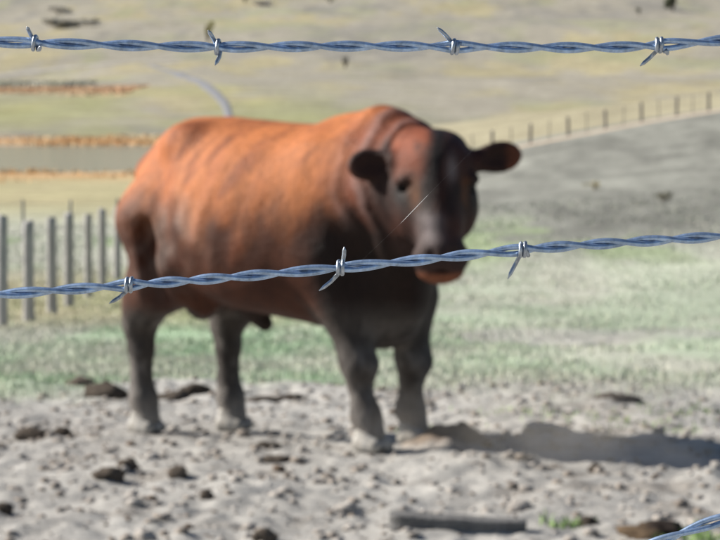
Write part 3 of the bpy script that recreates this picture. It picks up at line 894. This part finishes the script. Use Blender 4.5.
    hc = mixc(hc, (.17, .145, .145), np.exp(-((hx + .045) / .05) ** 2) * (1 - sstep(1.04, 1.10, w)) * sstep(.9, .96, w) * .8)     # grey sun highlight painted on the left of the bridge
    hc = mixc(hc, (.035, .022, .020), (1 - sstep(.93, .99, w)) * (1 - sstep(.8, .83, w) * 0) * .7)
    hc = mixc(hc, (.22, .075, .035), (1 - sstep(.812, .838, w + .012 * n2)) * sstep(.05, .13, hy) * .9)                        # pink lower lip
    hc = mixc(hc, dark, sstep(.12, .45, n2 + .4 * n3) * .55)
    ear = sstep(.165, .20, np.abs(hx))
    hc = mixc(hc, (.03, .012, .009), ear)
    hc = mixc(hc, (.16, .05, .024), ear * sstep(.285, .325, np.abs(hx)) * (hx > 0) * .8)
    she = (w < .58) & (np.abs(u + .14) < .12) & (np.abs(v) < .1)
    c = mixc(c, (.03, .018, .014), she * 1.0)
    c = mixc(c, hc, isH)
    M_coat = material('bull_coat', attr=True, rough=.6, spec=.2, noise=[(8, 6, .80, 1.18, (1, 1, .6)), (32, 5, .76, 1.2, (1, 1, .35))], bump=(34, 6, .45, .02))
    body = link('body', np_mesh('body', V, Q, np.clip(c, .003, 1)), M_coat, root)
    # eyes
    M_eye = material('bull_eye', (.010, .007, .006), rough=.22, spec=.35, noise=[(30, 2, .8, 1.1)])
    for s in (-1, 1):
        me = np_mesh('eye', IC3V * .018, IC3F); o = link('eye', me, M_eye, root); o.location = hd(s * .140, .028, 1.165)
    # hooves: two claws, each its own cleft half
    hf = Field((-.09, -.09, -.03), (.13, .09, .13), .006)
    for s in (-1, 1):
        hf.cone((-.025, s * .033, .03), (.055, s * .030, .028), .042, .030, .012)
        hf.cone((-.02, s * .028, .075), (.012, s * .03, .04), .036, .038, .015)
    sl, X, Y, Z = hf._box((-.2, -.2, -.2), (.3, .3, .3))
    hf.F[sl] = np.maximum(hf.F, .002 - Z)
    HV, HQ = surface_nets(hf.F, hf.lo, .006)
    cc = np.zeros_like(HV) + np.array((.32, .30, .27)); cc = mixc(cc, (.46, .44, .41), sstep(-.2, .4, fbm(HV[:, 0] * 30, HV[:, 1] * 30, HV[:, 2] * 30, seed=5)) * .8)
    M_hoof = material('dusty_hoof', attr=True, rough=.75, spec=.25, noise=[(40, 3, .75, 1.15)])
    hme = np_mesh('hoof', HV, HQ, cc)
    for i, (k, (fu, fv)) in enumerate(FOOT.items()):
        o = link('hoof', hme, M_hoof, root, smooth=True); o.location = (fu + .03, fv, gz[k] - .004)
        o.rotation_euler = (0, 0, R((-8, 6, -10, 8)[i])); o.scale = (1.05, 1.08, 1.05)
    # tail switch: long hair strands
    parts = []
    for i in range(46):
        a = random.uniform(0, 6.28); r = random.uniform(.004, .026); L = random.uniform(.22, .38)
        x0, y0 = -.89 + .4 * r * math.cos(a), .035 + .4 * r * math.sin(a)
        P = [(x0, y0, .76), (-.89 + r * 1.3 * math.cos(a), .035 + r * 1.3 * math.sin(a), .76 - L * .4), (-.89 + r * 1.5 * math.cos(a + .3), .035 + r * 1.5 * math.sin(a + .3), .76 - L * .75), (-.89 + r * .6 * math.cos(a + .5), .035 + r * .6 * math.sin(a + .5), .76 - L)]
        parts.append(tube(P, [.006, .006, .005, .002], 5))
    SV, SF = join(parts)
    o = link('tail_switch', np_mesh('tail_switch', SV, SF), material('switch_hair', (.06, .03, .022), rough=.6, spec=.3, noise=[(20, 3, .7, 1.2)]), root)
    tag(root, 'large red brown bull with dark face and muddy legs facing the viewer', 'bull')
make_bull()

# ------------------------------------------------------------------ dust kicked up beside the bull
def dust():
    p = hit(580, 448)
    m = bpy.data.materials.new('kicked_up_dust'); m.use_nodes = True
    nt = m.node_tree; nt.nodes.clear()
    out = nt.nodes.new('ShaderNodeOutputMaterial'); vol = nt.nodes.new('ShaderNodeVolumePrincipled')
    vol.inputs['Color'].default_value = (.80, .72, .62, 1)
    tcn = nt.nodes.new('ShaderNodeTexCoord'); ns = nt.nodes.new('ShaderNodeTexNoise'); ns.inputs['Scale'].default_value = 2.6; ns.inputs['Detail'].default_value = 3
    gr = nt.nodes.new('ShaderNodeTexGradient'); gr.gradient_type = 'SPHERICAL'
    mp = nt.nodes.new('ShaderNodeMapping'); mp.inputs['Scale'].default_value = (1 / 1.0, 1 / .4, 1 / .26)
    nt.links.new(tcn.outputs['Object'], mp.inputs['Vector']); nt.links.new(mp.outputs[0], gr.inputs['Vector']); nt.links.new(tcn.outputs['Object'], ns.inputs['Vector'])
    a = nt.nodes.new('ShaderNodeMapRange'); a.inputs['From Min'].default_value = .42; a.inputs['From Max'].default_value = .7; a.inputs['To Min'].default_value = 0; a.inputs['To Max'].default_value = 2.0
    nt.links.new(ns.outputs['Fac'], a.inputs['Value'])
    mu = nt.nodes.new('ShaderNodeMath'); mu.operation = 'MULTIPLY'
    nt.links.new(a.outputs[0], mu.inputs[0]); nt.links.new(gr.outputs['Fac'], mu.inputs[1]); nt.links.new(mu.outputs[0], vol.inputs['Density'])
    nt.links.new(vol.outputs[0], out.inputs['Volume'])
    bm = bmesh.new(); bmesh.ops.create_icosphere(bm, subdivisions=3, radius=1)
    for v in bm.verts: v.co = Vector((v.co.x * 1.0, v.co.y * .4, v.co.z * .26))
    me = bpy.data.meshes.new('dust_cloud'); bm.to_mesh(me); bm.free()
    o = link('dust_cloud', me, m); o.location = (p.x - .02, p.y - .62, ground(p.x, p.y) + .20)
    tag(o, 'thin pale dust drifting over the shadow beside the bull', 'dust', kind='stuff')
dust()

# ------------------------------------------------------------------ the barbed wires in front of the lens
M_wire = material('galvanised_wire', (.46, .60, .82), rough=.40, metal=.85, spec=.5, noise=[(300, 5, .62, 1.15), (60, 4, .75, 1.15)], bump=(500, 3, .08, .001))
M_barb = material('galvanised_barb', (.50, .55, .62), rough=.42, metal=.95, spec=.5, noise=[(400, 4, .55, 1.12)], bump=(600, 3, .15, .001))
RW = .00136
def barbed_wire(pix, barbs, label, dist, phase, ampl=1.0, pitch=.049):
    P = np.array([tuple(at(px, py, dist)) for px, py in pix])
    seg = np.concatenate([[0], np.cumsum(np.linalg.norm(np.diff(P, axis=0), axis=1))])
    S = np.arange(0, seg[-1], .0011)
    C = np.stack([np.interp(S, seg, P[:, k]) for k in range(3)], -1)
    kk = np.ones(61) / 61
    for k in range(3):
        e = np.concatenate([2 * C[0, k] - C[30:0:-1, k], C[:, k], 2 * C[-1, k] - C[-2:-32:-1, k]])
        C[:, k] = np.convolve(e, kk, 'valid')
    T = np.gradient(C, axis=0); T /= np.linalg.norm(T, axis=1)[:, None]
    Yv = np.array((0, 1.0, 0)); Up = np.cross(T, Yv); Up *= np.sign(Up[:, 2])[:, None]
    root = empty('barbed_wire', C[len(C) // 2]); o0 = C[len(C) // 2]
    bs = []
    for b in barbs:
        w = np.array(tuple(at(b[0], 0, dist)))[0]; i = int(np.argmin(np.abs(C[:, 0] - w))); bs.append((i, b))
    amp = np.full(len(S), RW * 1.0 * ampl)
    for i, b in bs: amp += RW * .38 * np.exp(-((S - S[i]) / .008) ** 2)
    rate = 1 + .36 * vnoise(S * 14 + phase * 7, S * 0 + 1.5, seed=3)
    ph = phase + np.cumsum(2 * np.pi / pitch * rate) * .0011
    for q in (0, math.pi):
        off = Up * (np.cos(ph + q) * amp)[:, None] - Yv * (np.sin(ph + q) * amp * .9)[:, None]
        V, F = tube(C + off - o0, RW, 10)
        link('strand', np_mesh('strand', V, F), M_wire, root)
    rb = .00098
    for i, (bx, turns, e1, e2, lean) in bs:
        c = C[i] - o0; t = T[i]; up = Up[i]
        n = int(turns * 18); r = RW * 1.62 + rb
        a0 = math.atan2(e1[2], e1[1]) if False else 0
        pts = []
        th0 = lean
        for j in range(n + 1):
            th = th0 + 2 * math.pi * turns * j / n
            pts.append(c + t * ((j / n - .5) * turns * rb * 2.15) + up * math.cos(th) * r * .98 + Yv * math.sin(th) * r)
        def spike(p, e):
            d = np.array(e, float) / 2120.0           # picture right, up, towards the lens, in pixels
            q = p + t * d[0] + up * d[1] - Yv * d[2]
            m1 = p + (q - p) * .35 + (p - c) * .22
            return [m1, p + (q - p) * .72 + (p - c) * .12, q]
        s1 = spike(pts[0], e1)[::-1]; s2 = spike(pts[-1], e2)
        pl = s1 + pts + s2
        rad = [.0002, rb * .95, rb] + [rb] * len(pts) + [rb, rb * .95, .0002]
        V, F = tube(pl, rad, 8)
        link('barb', np_mesh('barb', V, F), M_barb, root)
    tag(root, label, 'barbed wire', 'barbed wires strung in front of the bull')
    return root
# barb: (x in picture, turns, first point, second point as (right, up, towards lens) pixels, start angle)
barbed_wire([(-420, 30), (-200, 36), (0, 42), (35, 43), (100, 45), (217, 47.5), (330, 46), (455, 46.5), (560, 48), (660, 47), (720, 40), (900, 24), (1150, 6)],
            [(-190, 2.5, (-12, 8, 6), (8, -12, 5), .5), (35, 1.5, (-3, 9, 14), (5, 3, 16), .3), (217, 1.3, (-6, 10, 8), (-5, -14, 8), .4), (455, 1.8, (-13, 12, 6), (3, 2, -14), .0), (660, 2.1, (-17, -13, 6), (3, -4, -12), 3.2), (865, 2.3, (-10, 10, 5), (6, -13, 6), .4)],
            'topmost twisted barbed wire running nearly level across the hillside', WIRE_D, .6)
barbed_wire([(-420, 330), (-200, 310), (0, 294.5), (60, 290), (127, 285), (200, 280), (270, 274), (340, 268), (400, 262), (460, 256), (525, 248.5), (600, 244), (720, 236.5), (900, 224), (1150, 208)],
            [(-90, 2.4, (-9, 11, 6), (7, -12, 6), .2), (127, 1.6, (-17, -10, 8), (-4, -13, 8), 3.0), (340, 1.4, (-20, -14, 6), (3, 15, 8), 3.3), (525, 2.0, (-14, -21, 6), (-7, 15, 6), 3.0), (752, 2.4, (-10, 12, 6), (6, -12, 4), .5), (940, 2.3, (-12, -8, 6), (6, 12, 4), .2)],
            'middle twisted barbed wire slanting across the bull from chest to muzzle', WIRE_D, 2.0)
barbed_wire([(250, 720), (450, 640), (560, 590), (655, 543), (690, 526), (720, 518), (800, 500), (950, 470), (1150, 436)],
            [(470, 2.3, (-10, 12, 6), (6, -12, 4), .5), (800, 2.4, (-12, 10, 6), (8, -10, 4), .2)],
            'lowest twisted barbed wire crossing only the bottom right corner', WIRE_D * .97, 1.2, ampl=1.25, pitch=.06)

def silk():
    pts = [(357, 265), (400, 224), (402, 222), (408, 215.8), (417, 206.5), (427, 196), (429, 194), (500, 122), (573, 49)]
    P = [at(px, py, WIRE_D - .004) for px, py in pts]
    r = [.000004, .000004, .00004, .00010, .00011, .00005, .000004, .000004, .000004]  # thick only where the thread glints: glint put into the shape
    V, F = tube(P, r, 5)
    o = link('spider_thread', np_mesh('spider_thread', V, F), material('silk', (.85, .85, .85), rough=.25, spec=.6, noise=[(200, 2, .9, 1.05)]))
    tag(o, 'fine white spider thread glinting in front of the bull face', 'thread')
silk()
